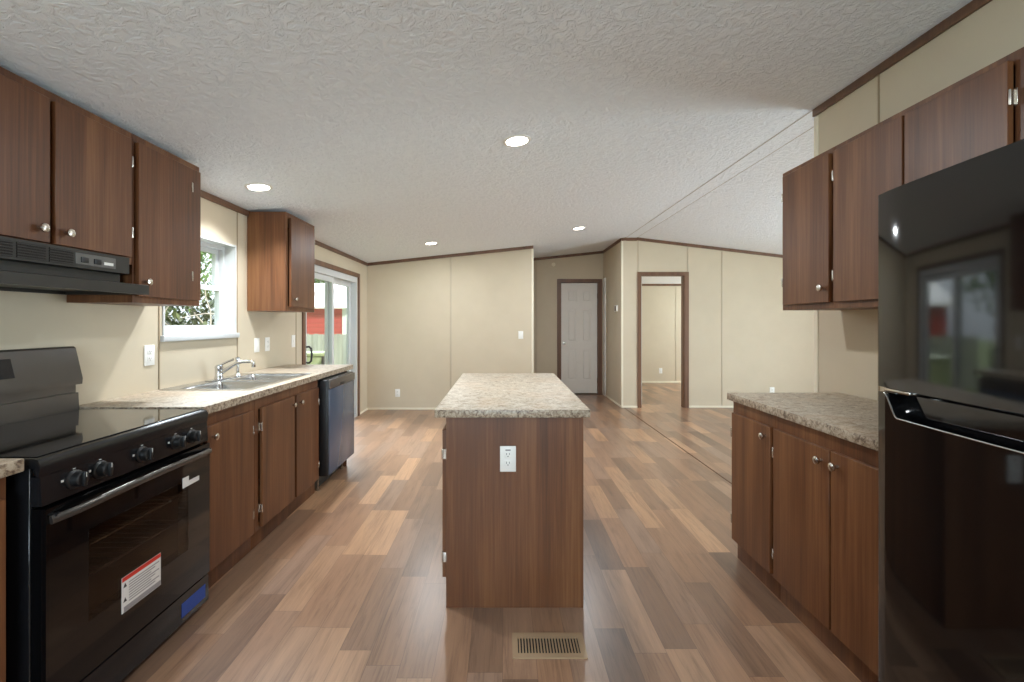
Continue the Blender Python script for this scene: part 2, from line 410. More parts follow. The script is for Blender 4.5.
MB().box(1.808, 1.82, 7.92, 8.10, 0.0, 2.09, 0.002).build('white_casing', 'white', bpy.data.objects['wall_hall_right'])

# dark wooden crown strips and light floor strips
T = [0]
def trim(mb, mat='trimwood'):
    T[0] += 1; return struct(mb.build('trim_%d' % T[0], mat))
CH = 0.045
trim(MB().box(XL, XL + 0.016, -1.9, YB, 2.19 - CH, 2.19, 0.003))
def slope_strip(x0, x1, y, ynear):
    mb = MB(); mb.prism([(x0, zc(x0) - CH), (x1, zc(x1) - CH), (x1, zc(x1)), (x0, zc(x0))], 'y', ynear, y); return mb
trim(slope_strip(XL, 0.46, YB, YB - 0.016))
trim(slope_strip(-0.6, 1.82, YH, YH - 0.016))
trim(slope_strip(1.82, 1.89, YBR, YBR - 0.016)); trim(slope_strip(2.05, XE, YBR, YBR - 0.016))
trim(MB().box(1.89, 2.05, YBR - 0.016, YBR, 2.602 - CH - 0.008, 2.594))
trim(MB().box(1.804, 1.82, YBR, YH, zc(1.82) - CH, zc(1.82), 0.003))
trim(MB().box(XR - 0.016, XR, -1.9, 2.738, zc(1.89) - CH, zc(1.89), 0.003))
trim(MB().box(1.95, 5.8, 9.664, 9.68, 2.085, 2.13, 0.003))
def base(name, mb): return struct(mb.build(name, 'cream'))
base('baseboard_back', MB().box(-2.02, 0.46, YB - 0.01, YB, 0, 0.03, 0.003))
base('baseboard_back.001', MB().box(1.82, 2.065, YBR - 0.01, YBR, 0, 0.03, 0.003))
base('baseboard_back.002', MB().box(2.83, XE, YBR - 0.01, YBR, 0, 0.03, 0.003))
base('baseboard_hall', MB().box(1.81, 1.82, YBR, 7.92, 0, 0.03, 0.003))
base('baseboard_bedroom', MB().box(1.93, 5.8, 9.67, 9.68, 0, 0.04, 0.003))
base('baseboard_left', MB().box(XL, XL + 0.01, 6.36, YB, 0, 0.03, 0.003))
trim(MB().box(1.852, 1.862, 2.75, YBR - 0.02, 0.0, 0.003), 'trimwood')     # joint of the two floor halves

# kitchen window (recessed, double hung)
def sash(win, name, x, y0, y1, z0, z1, wdt, d=0.028):
    s_ = MB().panel([y0, y1], [z0, z1], [(y0 + wdt, y1 - wdt, z0 + wdt, z1 - wdt)], lambda u, v, k: (x - d * k, u, v)).build(name, 'vinyl', win)
    MB().box(x - d * 0.5 - 0.002, x - d * 0.5 + 0.002, y0 + wdt - 0.004, y1 - wdt + 0.004, z0 + wdt - 0.004, z1 - wdt + 0.004).build('pane', 'glass', s_)
    return s_
win = sroot('window_1', (XL, 3.04, 1.205))
y0, y1, z0, z1 = 2.672, 3.408, 1.207, 1.888
MB().panel([y0, y1], [z0, z1], [(y0 + 0.014, y1 - 0.014, z0 + 0.022, z1 - 0.014)], lambda u, v, k: (XL + 0.006 - 0.08 * k, u, v)).build('jamb_liner', 'vinyl', win)
MB().panel([y0, y1], [z0, z1], [(y0 + 0.04, y1 - 0.04, z0 + 0.045, z1 - 0.04)], lambda u, v, k: (XL - 0.074 - 0.062 * k, u, v)).build('frame', 'vinyl', win)
sash(win, 'upper_sash', XL - 0.106, y0 + 0.04, y1 - 0.04, 1.545, z1 - 0.04, 0.034)
sash(win, 'lower_sash', XL - 0.078, y0 + 0.04, y1 - 0.04, z0 + 0.045, 1.575, 0.036)
MB().box(XL - 0.07, XL + 0.022, 2.655, 3.425, 1.192, 1.2295, 0.004).build('sill', 'vinyl', win)

# sliding glass door
sl = sroot('door_1', (XL, 5.43, 0))
MB().panel([4.53, 6.335], [0, 1.985], [(4.585, 6.28, -0.1, 1.93)], lambda u, v, k: (XL + 0.016 * (1 - k), u, max(v, 0.0))).build('casing', 'trimwood', sl)
MB().panel([4.585, 6.278], [0.0, 1.935], [(4.64, 6.222, 0.035, 1.855)], lambda u, v, k: (XL - 0.005 - 0.13 * k, u, v)).build('frame', 'vinyl', sl)
def slidepanel(name, x, y0, y1):
    p = MB().panel([y0, y1], [0.037, 1.853], [(y0 + 0.065, y1 - 0.065, 0.12, 1.79)], lambda u, v, k: (x - 0.036 * k, u, v)).build(name, 'vinyl', sl)
    MB().box(x - 0.02, x - 0.016, y0 + 0.06, y1 - 0.06, 0.115, 1.795).build('pane', 'glass', p)
    return p
pa = slidepanel('sliding_panel', XL - 0.03, 4.645, 5.475)
pb = slidepanel('fixed_panel', XL - 0.075, 5.39, 6.218)
MB().tube([(XL - 0.028, 4.672, 1.05), (XL + 0.01, 4.675, 1.055), (XL + 0.03, 4.68, 1.035), (XL + 0.036, 4.682, 0.97), (XL + 0.03, 4.68, 0.905), (XL + 0.01, 4.675, 0.885), (XL - 0.028, 4.672, 0.89)], 0.011, 10).build('handle', 'bronzehandle', pa)

# glass door and bedroom window in the far right wall, added unseen window behind the camera (daylight sources)
s2 = sroot('door_2', (XE, 4.05, 0))
MB().panel([3.152, 4.948], [0.0, 1.998], [(3.21, 4.02, 0.09, 1.93), (4.09, 4.89, 0.09, 1.93)], lambda u, v, k: (XE + 0.03 + 0.06 * k, u, v)).build('frame', 'vinyl', s2)
MB().box(XE + 0.058, XE + 0.062, 3.2, 4.9, 0.08, 1.94).build('pane', 'glass', s2)
w3 = sroot('window_2', (XE, 8.4, 0.9))
MB().panel([7.802, 8.998], [0.902, 1.898], [(7.85, 8.95, 0.95, 1.38), (7.85, 8.95, 1.42, 1.85)], lambda u, v, k: (XE + 0.03 + 0.06 * k, u, v)).build('frame', 'vinyl', w3)
MB().box(XE + 0.058, XE + 0.062, 7.84, 8.96, 0.94, 1.86).build('pane', 'glass', w3)
w4 = sroot('window_added', (-0.2, YF, 0.8))  # unseen window added to bring in front light
MB().panel([-1.048, 0.648], [0.802, 1.898], [(-1.0, -0.22, 0.85, 1.85), (-0.18, 0.6, 0.85, 1.85)], lambda u, v, k: (u, YF - 0.03 - 0.06 * k, v)).build('frame', 'vinyl', w4)
MB().box(-1.01, 0.61, YF - 0.062, YF - 0.058, 0.84, 1.86).build('pane', 'glass', w4)

# six-panel hall door
def sixpanel(root, name, cx, w_, h, yf, th=0.035, z0=0.012):
    x0, x1 = cx - w_ / 2, cx + w_ / 2; st, ms = 0.115 * w_ / 0.7, 0.10
    pw = (w_ - 2 * st - ms) / 2; mb = MB(); holes = []
    rows = [(0.24, 0.80), (0.93, 1.53), (1.65, 1.87)]
    for a, b in rows:
        for k in range(2):
            u0 = x0 + st + k * (pw + ms); holes.append((u0, u0 + pw, z0 + a, z0 + b))
    mb.panel([x0, x1], [z0, z0 + h], holes, lambda u, v, k: (u, yf + 0.014 * k, v))
    mb.box(x0, x1, yf + 0.014, yf + th, z0, z0 + h)
    for u0, u1, v0, v1 in holes: mb.box(u0 + 0.028, u1 - 0.028, yf + 0.002, yf + 0.016, v0 + 0.028, v1 - 0.028, 0.012, 1)
    return mb.build(name, 'offwhite', root)
hd = sroot('door_3', (1.39, YH, 0))
MB().panel([0.985, 1.795], [0, 2.085], [(1.05, 1.73, -0.1, 2.03)], lambda u, v, k: (u, YH - 0.014 + 0.014 * k, max(0, v))).build('casing', 'trimwood', hd)
MB().panel([1.0455, 1.7345], [0, 2.0345], [(1.06, 1.72, -0.1, 2.02)], lambda u, v, k: (u, YH + 0.001 + 0.09 * k, max(0, v))).build('jamb', 'trimwood', hd)
lf = sixpanel(hd, 'leaf', 1.39, 0.652, 1.995, YH + 0.035, z0=0.02)
MB().lathe([(0.026, 0), (0.026, 0.006), (0.011, 0.01), (0.011, 0.035), (0.024, 0.045), (0.027, 0.058), (0.02, 0.07), (0, 0.073)], (1.115, YH + 0.034, 0.93), (0, -1, 0), 18).build('knob', 'nickel', lf)
for z in (0.25, 1.78): MB().box(1.712, 1.722, YH + 0.02, YH + 0.034, z - 0.045, z + 0.045, 0.003).build('hinge', 'brownplastic', lf)

# bedroom doorway with its door standing open inside
bd = sroot('door_4', (2.45, YBR, 0))
MB().panel([2.062, 2.845], [0, 2.075], [(2.116, 2.779, -0.1, 2.022)], lambda u, v, k: (u, YBR - 0.014 + 0.014 * k, max(0, v))).build('casing', 'trimwood', bd)
MB().panel([2.1105, 2.7845], [0, 2.0295], [(2.125, 2.77, -0.1, 2.015)], lambda u, v, k: (u, YBR + 0.001 + 0.098 * k, max(0, v))).build('jamb', 'trimwood', bd)
lf2 = MB().box(2.128, 2.163, YBR + 0.105, YBR + 0.105 + 0.64, 0.02, 2.01, 0.002).build('leaf', 'offwhite', bd)
MB().lathe([(0.026, 0), (0.026, 0.006), (0.011, 0.01), (0.011, 0.035), (0.024, 0.045), (0.027, 0.058), (0.02, 0.07), (0, 0.073)], (2.163, YBR + 0.69, 0.93), (1, 0, 0), 18).build('knob', 'nickel', lf2)

# ------------------------------------------------------------------ cabinets
def knob(parent, x, y, z, s):
    MB().lathe([(0.007, 0), (0.006, 0.008), (0.0065, 0.012), (0.0145, 0.017), (0.0165, 0.021), (0.0155, 0.026), (0.009, 0.029), (0, 0.030)], (x, y, z), (s, 0, 0), 20).build('knob', 'nickel', parent)
def hinge(parent, xf, y, z, s, out):
    """barrel hinge: plate on the frame beside the door edge, barrel at the edge; out = +1/-1 direction away from the door along Y"""
    mb = MB(); mb.box(xf, xf + s * 0.0025, y + out * 0.001, y + out * 0.011, z - 0.027, z + 0.027, 0.0008, 1)
    mb.lathe([(0.0035, 0), (0.0042, 0.003), (0.0042, 0.045), (0.0035, 0.048)], (xf + s * 0.018, y + out * 0.0048, z - 0.024), (0, 0, 1), 10)
    mb.box(xf + s * 0.002, xf + s * 0.018, y + out * 0.003, y + out * 0.0055, z - 0.022, z + 0.022)
    mb.build('hinge', 'nickel', parent)

def cabinet(name, label, group, xb, xf, y0, y1, z0, z1, doors, stiles, toe=0.0, closed_top=False, end_panels=(), toe_in=0.022, rails=(0.07, 0.03)):
    """carcass from back xb to face xf. doors: (ya, yb, za, zb, knob_y, knob_z, hinge 'lo'/'hi', hinge_zs)"""
    s = 1 if xf > xb else -1
    r = thing(name, label, 'cabinet', ((xb + xf) / 2, (y0 + y1) / 2, z0), group)
    zt = z0 + toe
    e = 0.0015; y0 += e; y1 -= e
    xi = xf - s * 0.019
    mb = MB(); t = 0.015
    mb.box(xb, xi, y0, y0 + t, zt if toe else z0, z1); mb.box(xb, xi, y1 - t, y1, zt if toe else z0, z1)
    mb.box(xb, xb + s * 0.008, y0 + t, y1 - t, zt, z1); mb.box(xb + s * 0.008, xi, y0 + t, y1 - t, zt, zt + t)
    if closed_top: mb.box(xb + s * 0.008, xi, y0 + t, y1 - t, z1 - t, z1)
    if toe:
        for ya in (y0, y1 - t): mb.box(xb, xf - s * (0.02 + toe_in), ya, ya + t, z0, zt)
    mb.build('carcass', 'wood', r)
    fz0 = zt
    mb = MB(); hol = []
    cuts = [y0] + [c for c in stiles] + [y1]
    edges = [y0 + 0.035] + [v for c in stiles for v in (c - 0.022, c + 0.022)] + [y1 - 0.035]
    for a, b in zip(edges[0::2], edges[1::2]): hol.append((a, b, fz0 + rails[1] + 0.012, z1 - rails[0]))
    mb.panel([y0, y1], [fz0, z1], hol, lambda u, v, k: (xf - s * 0.019 * k, u, v)).build('face_frame', 'wood', r)
    if toe:
        xt = xf - s * toe_in
        MB().box(xt, xt - s * 0.016, y0, y1, z0, zt - 0.0005, 0.001).build('toe_kick', 'wood', r)
    for (ya, yb, za, zb, ky, kz, hs, hz) in doors:
        d = MB().box(xf + s * 0.001, xf + s * 0.020, ya, yb, za, zb, 0.0016, 1).build('door', 'wood', r)
        if ky is not None: knob(d, xf + s * 0.020, ky, kz, s)
        for z in hz: hinge(d, xf, ya if hs == 'lo' else yb, z, s, -1 if hs == 'lo' else 1)
    return r

XLB = XL + 0.001; XRB = XR - 0.001
LF, RF = -1.42, 1.285                     # base cabinet faces
BZ = 0.874
dz = (0.115, 0.812); bh = (0.225, 0.70)
cabinet('base_cabinet', 'base cabinet at the left edge with speckled worktop, before the black range', 'base cabinets along the left wall', XLB, LF, 0.80, 1.288, 0, BZ, [(0.83, 1.27, *dz, 0.86, 0.76, 'hi', ())], [], 0.10)
cabinet('base_cabinet', 'single-door base cabinet between the range and the sink cabinet', 'base cabinets along the left wall', XLB, LF, 2.10, 2.58, 0, BZ, [(2.135, 2.53, *dz, 2.17, 0.757, 'hi', bh)], [], 0.10)
cabinet('sink_cabinet', 'two-door base cabinet under the sink, next to the dishwasher', 'base cabinets along the left wall', XLB, LF, 2.58, 3.455, 0, BZ, [(2.628, 3.035, *dz, 2.995, 0.757, 'lo', bh), (3.065, 3.43, *dz, 3.105, 0.757, 'hi', bh)], [3.05], 0.10)
cabinet('base_cabinet', 'single-door base cabinet at the far end of the right run', 'base cabinets along the right wall', XRB, RF, 2.118, 2.505, 0, BZ, [(2.132, 2.485, *dz, 2.165, 0.762, 'hi', bh)], [], 0.10)
cabinet('base_cabinet', 'two-door base cabinet beside the black refrigerator', 'base cabinets along the right wall', XRB, RF, 1.345, 2.118, 0, BZ, [(1.745, 2.105, *dz, 1.785, 0.762, 'hi', bh), (1.372, 1.735, *dz, 1.70, 0.762, 'lo', ())], [1.74], 0.10)

# wall cabinets
ULF, URF = -1.715, 1.575
uz = (1.425, 2.145)
cabinet('wall_cabinet', 'short two-door wall cabinet above the range hood', 'wall cabinets on the left', XLB, ULF, 1.335, 2.083, 1.575, 2.183, [(1.352, 1.687, 1.606, 2.148, 1.645, 1.655, 'lo', ()), (1.707, 2.06, 1.606, 2.148, 1.745, 1.655, 'hi', (2.045, 1.72))], [1.697], 0, True, rails=(0.04, 0.03))
tallc = cabinet('wall_cabinet', 'tall single-door wall cabinet between the range hood and kitchen window', 'wall cabinets on the left', XLB, ULF, 2.083, 2.546, 1.40, 2.183, [(2.098, 2.528, 1.43, 2.148, 2.135, 1.50, 'hi', ())], [], 0, True, rails=(0.04, 0.03))
tdoor = [c for c in tallc.children if c.name.startswith('door')][0]
for z in (2.045, 1.56):
    MB().box(ULF + 0.0195, ULF + 0.024, 2.452, 2.464, z - 0.026, z + 0.026, 0.001, 1).build('hinge', 'nickel', tdoor)
cabinet('wall_cabinet', 'narrow wall cabinet between the kitchen window and the sliding glass door', 'wall cabinets on the left', XLB, ULF, 3.557, 4.105, 1.398, 2.183, [(3.612, 4.06, 1.43, 2.148, 3.66, 1.495, 'hi', (2.03, 1.56))], [], 0, True, rails=(0.04, 0.03))
cabinet('wall_cabinet', 'single-door wall cabinet at the far end of the right wall', 'wall cabinets on the right', XRB, URF, 2.132, 2.53, 1.375, 2.142, [(2.147, 2.50, 1.405, 2.115, 2.18, 1.475, 'hi', (2.0, 1.53))], [], 0, True, rails=(0.04, 0.03))
cabinet('wall_cabinet', 'two-door wall cabinet partly above the black refrigerator', 'wall cabinets on the right', XRB, URF, 1.345, 2.132, 1.375, 2.142, [(1.752, 2.117, 1.405, 2.115, 1.80, 1.475, 'hi', (2.0, 1.53)), (1.385, 1.742, 1.405, 2.115, 1.69, 1.475, 'lo', (2.0, 1.53))], [1.747], 0, True, rails=(0.04, 0.03))

# island
isl = thing('kitchen_island', 'freestanding walnut kitchen island with speckled beige top in the room centre', 'island', (0.06, 2.75, 0))
ix0, ix1, iy0, iy1 = -0.2555, 0.371, 2.062, 3.45
MB().box(-0.2585, ix1, iy0, iy0 + 0.016, 0, 0.876, 0.0012, 1).build('end_panel', 'wood', isl)
MB().box(-0.2585, ix1, iy1 - 0.016, iy1, 0, 0.876, 0.0012, 1).build('end_panel', 'wood', isl)
MB().box(ix1 - 0.016, ix1, iy0 + 0.0165, iy1 - 0.0165, 0, 0.876).build('back_panel', 'wood', isl)
MB().panel([iy0 + 0.0165, iy1 - 0.0165], [0.10, 0.876], [(iy0 + 0.04, iy0 + 0.45, 0.15, 0.80), (iy0 + 0.49, iy0 + 0.90, 0.15, 0.80), (iy0 + 0.94, iy1 - 0.04, 0.15, 0.80)], lambda u, v, k: (-0.2585 + 0.0185 * k, u, v)).build('face_frame', 'wood', isl)
MB().box(-0.232, -0.216, iy0 + 0.017, iy1 - 0.017, 0, 0.0995).build('toe_kick', 'wood', isl)
MB().box(-0.236, ix1 - 0.017, iy0 + 0.017, iy1 - 0.017, 0.10, 0.115).build('bottom_shelf', 'wood', isl)
for ya, yb, kk in ((iy0 + 0.02, iy0 + 0.455, 1), (iy0 + 0.48, iy0 + 0.915, 1), (iy0 + 0.94, iy1 - 0.02, 0)):
    d = MB().box(-0.2595, -0.278, ya, yb, 0.13, 0.812, 0.0016, 1).build('door', 'wood', isl)
    knob(d, -0.278, yb - 0.04 if kk else ya + 0.04, 0.76, -1)
    for z in bh: hinge(d, -0.2585, ya if kk else yb, z, -1, -1 if kk else 1)
def edge_pick(f): return 0 if f.normal.z > 0.5 else 1
MB().box(-0.307, 0.398, 2.034, 3.48, 0.8765, 0.914, 0.004).build('countertop', 'counter', isl, mats=['edge'], pick=edge_pick)

# ------------------------------------------------------------------ worktops
def worktop(label, x0, x1, y0, y1, hole=None):
    mb = MB()
    if hole: mb.panel([x0, x1], [y0, y1], [hole], lambda u, v, k: (u, v, 0.914 - 0.0385 * k))
    else: mb.box(x0, x1, y0, y1, 0.8755, 0.914, 0.004)
    return tag(mb.build('worktop', 'counter', mats=['edge'], pick=edge_pick), label, 'worktop', 'speckled worktops')
SX0, SX1, SY0, SY1 = -1.985, -1.455, 2.60, 3.43
worktop('speckled beige worktop holding the steel sink on the left run', XL + 0.001, -1.39, 2.094, 4.19, (SX0 + 0.015, SX1 - 0.015, SY0 + 0.015, SY1 - 0.015))
worktop('short end of speckled worktop at the left edge before the range', XL + 0.001, -1.39, 0.79, 1.31)
worktop('speckled beige worktop on the right beside the refrigerator', 1.26, XR - 0.008, 1.335, 2.53)

# end panel behind the dishwasher
ep = MB().box(XL + 0.002, -1.42, 4.09, 4.106, 0, 0.874, 0.001); tag(ep.build('support_panel', 'wood'), 'plain walnut end panel closing the left run beyond the dishwasher', 'panel')

# ------------------------------------------------------------------ sink and faucet
sk = thing('kitchen_sink', 'double-bowl stainless steel sink set in the left worktop under the window', 'sink', (-1.72, 3.015, 0.914))
b1 = (-1.89, -1.49, 2.635, 3.0); b2 = (-1.89, -1.49, 3.03, 3.395)
MB().panel([SX0, SX1], [SY0, SY1], [b1, b2], lambda u, v, k: (u, v, 0.9195 - 0.005 * k)).build('rim', 'steel', sk)
def rloop(bm, x0, x1, y0, y1, z, r, n=5):
    vs_ = []
    for cx_, cy_, a0 in ((x1 - r, y1 - r, 0), (x0 + r, y1 - r, 90), (x0 + r, y0 + r, 180), (x1 - r, y0 + r, 270)):
        for k in range(n):
            a_ = math.radians(a0 + 90 * k / (n - 1)); vs_.append(bm.verts.new((cx_ + r * math.cos(a_), cy_ + r * math.sin(a_), z)))
    return vs_
for b in (b1, b2):
    mb = MB(); loops = []
    for ins, z, r in ((0.0, 0.9145, 0.004), (0.004, 0.90, 0.03), (0.012, 0.78, 0.05), (0.02, 0.755, 0.06), (0.05, 0.745, 0.06)):
        loops.append(rloop(mb.bm, b[0] + ins, b[1] - ins, b[2] + ins, b[3] - ins, z, r))
    for A, B in zip(loops, loops[1:]):
        for k in range(len(A)): mb.bm.faces.new((A[k], A[(k + 1) % len(A)], B[(k + 1) % len(A)], B[k]))
    mb.bm.faces.new(loops[-1]); bmesh.ops.recalc_face_normals(mb.bm, faces=mb.bm.faces)
    bowl = mb.build('bowl', 'steel', sk)
    MB().lathe([(0.045, 0), (0.045, 0.003), (0.036, 0.004), (0.03, 0.002), (0, 0.002)], ((b[0] + b[1]) / 2, (b[2] + b[3]) / 2, 0.7455), (0, 0, 1), 20).build('drain', 'chrome', bowl)
fc = thing('faucet', 'chrome single-lever kitchen faucet with long spout over the sink', 'faucet', (-1.925, 3.06, 0.9195))
MB().box(-1.953, -1.903, 2.95, 3.16, 0.9195, 0.927, 0.003).build('base_plate', 'chrome', fc)
MB().lathe([(0.028, 0), (0.027, 0.01), (0.024, 0.02), (0.024, 0.065), (0.026, 0.075), (0.024, 0.085), (0.014, 0.093), (0, 0.095)], (-1.928, 3.06, 0.926), (0, 0, 1), 20).build('faucet_body', 'chrome', fc)
sp_ = MB().tube([(-1.912, 3.06, 0.965), (-1.88, 3.056, 0.985), (-1.82, 3.05, 1.022), (-1.79, 3.047, 1.036), (-1.76, 3.045, 1.042), (-1.70, 3.04, 1.044), (-1.685, 3.039, 1.036), (-1.681, 3.038, 1.02)], [0.013, 0.012, 0.011, 0.011, 0.011, 0.0115, 0.012, 0.012], 12).build('spout', 'chrome', fc)
MB().lathe([(0.0135, 0), (0.0135, 0.012), (0.011, 0.014)], (-1.681, 3.038, 1.02), (0, 0, -1), 14).build('aerator', 'chrome', sp_)
MB().tube([(-1.928, 3.06, 1.01), (-1.90, 3.06, 1.028), (-1.86, 3.06, 1.045), (-1.83, 3.06, 1.055)], [0.012, 0.009, 0.008, 0.010], 10, (1, 0.7)).build('lever', 'chrome', fc)
sy = thing('side_sprayer', 'upright chrome hand sprayer on the sink deck beside the faucet', 'sprayer', (-1.925, 3.27, 0.9195))
MB().lathe([(0.022, 0), (0.021, 0.012), (0.014, 0.018), (0.012, 0.022)], (-1.925, 3.27, 0.9195), (0, 0, 1), 18).build('holder', 'chrome', sy)
MB().lathe([(0.010, 0), (0.012, 0.02), (0.011, 0.06), (0.015, 0.085), (0.018, 0.10), (0.014, 0.112), (0, 0.115)], (-1.925, 3.27, 0.942), (0, 0, 1), 18).build('spray_head', 'chrome', sy)

# ------------------------------------------------------------------ range
ry0, ry1 = 1.332, 2.086; RX = -1.40
rg = thing('kitchen_range', 'freestanding black electric range with glass cooktop and stickered oven door', 'range', (-1.69, 1.709, 0))
mb = MB(); mb.box(-1.995, RX, ry0, ry0 + 0.012, 0.02, 0.875, 0.002, 1); mb.box(-1.995, RX, ry1 - 0.012, ry1, 0.02, 0.875, 0.002, 1)
mb.box(-1.995, -1.985, ry0 + 0.012, ry1 - 0.012, 0.02, 0.875); mb.box(-1.985, RX - 0.01, ry0 + 0.012, ry1 - 0.012, 0.02, 0.05)
for k in range(5): mb.box(-1.95 + k * 0.11, -1.945 + k * 0.11, ry0 - 0.003, ry0, 0.03, 0.86)
mb.build('body', 'black', rg)
mb = MB(); cy0, cy1 = ry0 + 0.09, ry1 - 0.09
mb.box(-1.95, -1.94, cy0, cy1, 0.22, 0.70); mb.box(-1.94, RX, cy0, cy0 + 0.01, 0.22, 0.70); mb.box(-1.94, RX, cy1 - 0.01, cy1, 0.22, 0.70)
mb.box(-1.94, RX, cy0 + 0.01, cy1 - 0.01, 0.22, 0.23); mb.box(-1.94, RX, cy0 + 0.01, cy1 - 0.01, 0.69, 0.70)
mb.build('oven_cavity', 'cavity', rg)
for z in (0.445, 0.55):
    mb = MB(); mb.tube([(RX - 0.01, cy0 + 0.015, z), (RX - 0.01, cy1 - 0.015, z)], 0.004, 8); mb.tube([(-1.90, cy0 + 0.015, z), (-1.90, cy1 - 0.015, z)], 0.004, 8)
    for i in range(14):
        y = cy0 + 0.03 + i * (cy1 - cy0 - 0.06) / 13; mb.tube([(-1.90, y, z), (RX - 0.01, y, z)], 0.0022, 6)
    mb.build('oven_rack', 'steel', rg)
for px in (-1.92, -1.45):
    for py in (ry0 + 0.06, ry1 - 0.06): MB().lathe([(0.018, 0), (0.018, 0.012), (0.01, 0.014), (0.01, 0.021)], (px, py, 0), (0, 0, 1), 12).build('foot', 'blackplastic', rg)
ct = MB().prism([(-1.995, 0.876), (RX + 0.012, 0.876), (RX + 0.02, 0.852), (RX + 0.03, 0.850), (RX + 0.034, 0.886), (RX + 0.026, 0.902), (RX + 0.012, 0.905), (-1.995, 0.905)], 'y', ry0 - 0.002, ry1 + 0.002).build('cooktop', 'black', rg)
MB().box(-1.945, RX + 0.008, ry0 + 0.012, ry1 - 0.012, 0.9045, 0.909, 0.0015, 1).build('ceramic_glass', 'blackglass', ct)
MB().prism([(-1.995, 0.905), (-1.958, 0.905), (-1.962, 0.985), (-1.995, 0.985)], 'y', ry0 + 0.004, ry1 - 0.004).build('backguard_riser', 'blacksatin', rg)
bgd = MB().prism([(-1.998, 0.985), (-1.978, 0.985), (-1.978, 1.02), (-1.948, 1.024), (-1.945, 1.05), (-1.978, 1.190), (-1.988, 1.198), (-1.998, 1.198)], 'y', ry0, ry1).build('control_console', 'blacksatin', rg)
def tilt(y0_, y1_, t0, t1, off=0.001, th=0.002):
    p0, p1 = Vector((-1.945, 1.05)), Vector((-1.978, 1.190)); n = Vector((p1.y - p0.y, p0.x - p1.x)).normalized()
    a, b = p0.lerp(p1, t0), p0.lerp(p1, t1)
    return [tuple(a + n * (off - 0.0015)), tuple(a + n * (off + th)), tuple(b + n * (off + th)), tuple(b + n * (off - 0.0015))]
MB().prism(tilt(0, 0, 0.25, 0.8), 'y', 1.60, 1.80).build('clock_display', 'blackgloss', bgd)
cp = MB().prism([(RX, 0.762), (RX + 0.036, 0.762), (RX + 0.030, 0.849), (RX, 0.849)], 'y', ry0 + 0.001, ry1 - 0.001).build('control_panel', 'black', rg)
for y in (1.437, 1.530, 1.707, 1.882, 1.978):
    k = MB().lathe([(0.030, 0), (0.030, 0.004), (0.024, 0.008), (0.022, 0.028), (0.019, 0.031), (0, 0.031)], (RX + 0.0325, y, 0.808), (1, 0, 0.07), 24)
    k.box(RX + 0.058, RX + 0.072, y - 0.0055, y + 0.0055, 0.787, 0.832, 0.003)
    ko = k.build('control_knob', 'blackplastic', cp)
    MB().box(RX + 0.0705, RX + 0.0728, y - 0.001, y + 0.001, 0.816, 0.831).build('pointer', 'marking', ko)
    MB().box(RX + 0.0318, RX + 0.0338, y - 0.004, y + 0.004, 0.8412, 0.8436).build('dial_marking', 'marking', cp)
    MB().box(RX + 0.0322, RX + 0.0342, y - 0.043, y - 0.036, 0.812, 0.819).build('burner_symbol', 'marking', cp)
DX = RX + 0.045
od = MB().panel([ry0 + 0.004, ry1 - 0.004], [0.158, 0.752], [(1.475, 1.94, 0.33, 0.63)], lambda u, v, k: ((RX + 0.002, DX)[k], u, v)).build('oven_door', 'ovengloss', rg)
MB().box(DX - 0.006, DX + 0.0008, 1.473, 1.942, 0.328, 0.632, 0.001, 1).build('oven_window', 'ovenglass', od)
hp = []
for i in range(13):
    t = i / 12; y = ry0 + 0.012 + t * (ry1 - ry0 - 0.024); e = abs(2 * t - 1)
    hp.append((DX + 0.036 - 0.030 * e ** 6, y, 0.731 - 0.014 * e ** 3))
MB().tube(hp, 0.0095, 12, (1.0, 1.4), ref=(1, 0, 0)).build('handle', 'blacksatin', od)
for yy in (ry0 + 0.03, ry1 - 0.03): MB().box(DX - 0.003, DX + 0.016, yy - 0.014, yy + 0.014, 0.708, 0.732, 0.004).build('handle_post', 'black', od)
st = MB().box(DX + 0.0003, DX + 0.0018, 1.600, 1.782, 0.270, 0.397).build('warning_sticker', 'paper', od, 'white paper warning sticker with a red top band')
MB().box(DX + 0.0016, DX + 0.0022, 1.601, 1.781, 0.381, 0.3965).build('red_band', 'red', st)
mb = MB()
for i in range(8):
    z = 0.368 - i * 0.0095
    mb.box(DX + 0.0016, DX + 0.0021, 1.630, 1.773 - 0.02 * (i % 3), z - 0.0022, z + 0.0022)
mb.build('printed_lines', 'ink', st)
mb = MB()
for z in (0.367, 0.315): MB().prism([(1.606, z - 0.008), (1.621, z - 0.008), (1.6135, z + 0.008)], 'x', DX + 0.0016, DX + 0.0022).build('warning_symbol', 'inkdark', st)
MB().prism([(1.608, 0.271), (1.781, 0.271), (1.781, 0.290), (1.608, 0.290)], 'x', DX + 0.0017, DX + 0.002).build('footer_block', 'ink', st)
MB().prism([(1.905, 0.604), (2.008, 0.606), (2.008, 0.626), (1.942, 0.626), (1.942, 0.647), (1.905, 0.647)], 'x', DX + 0.0002, DX + 0.0016).build('energy_label', 'paper', od, 'small white stepped label')
dr = MB().box(RX + 0.002, DX - 0.003, ry0 + 0.004, ry1 - 0.004, 0.028, 0.150, 0.005).build('storage_drawer', 'black', rg)
MB().box(DX - 0.0035, DX - 0.002, 1.905, 2.055, 0.055, 0.115).build('blue_sticker', 'blue', dr, 'blue sticker at the corner of the drawer')

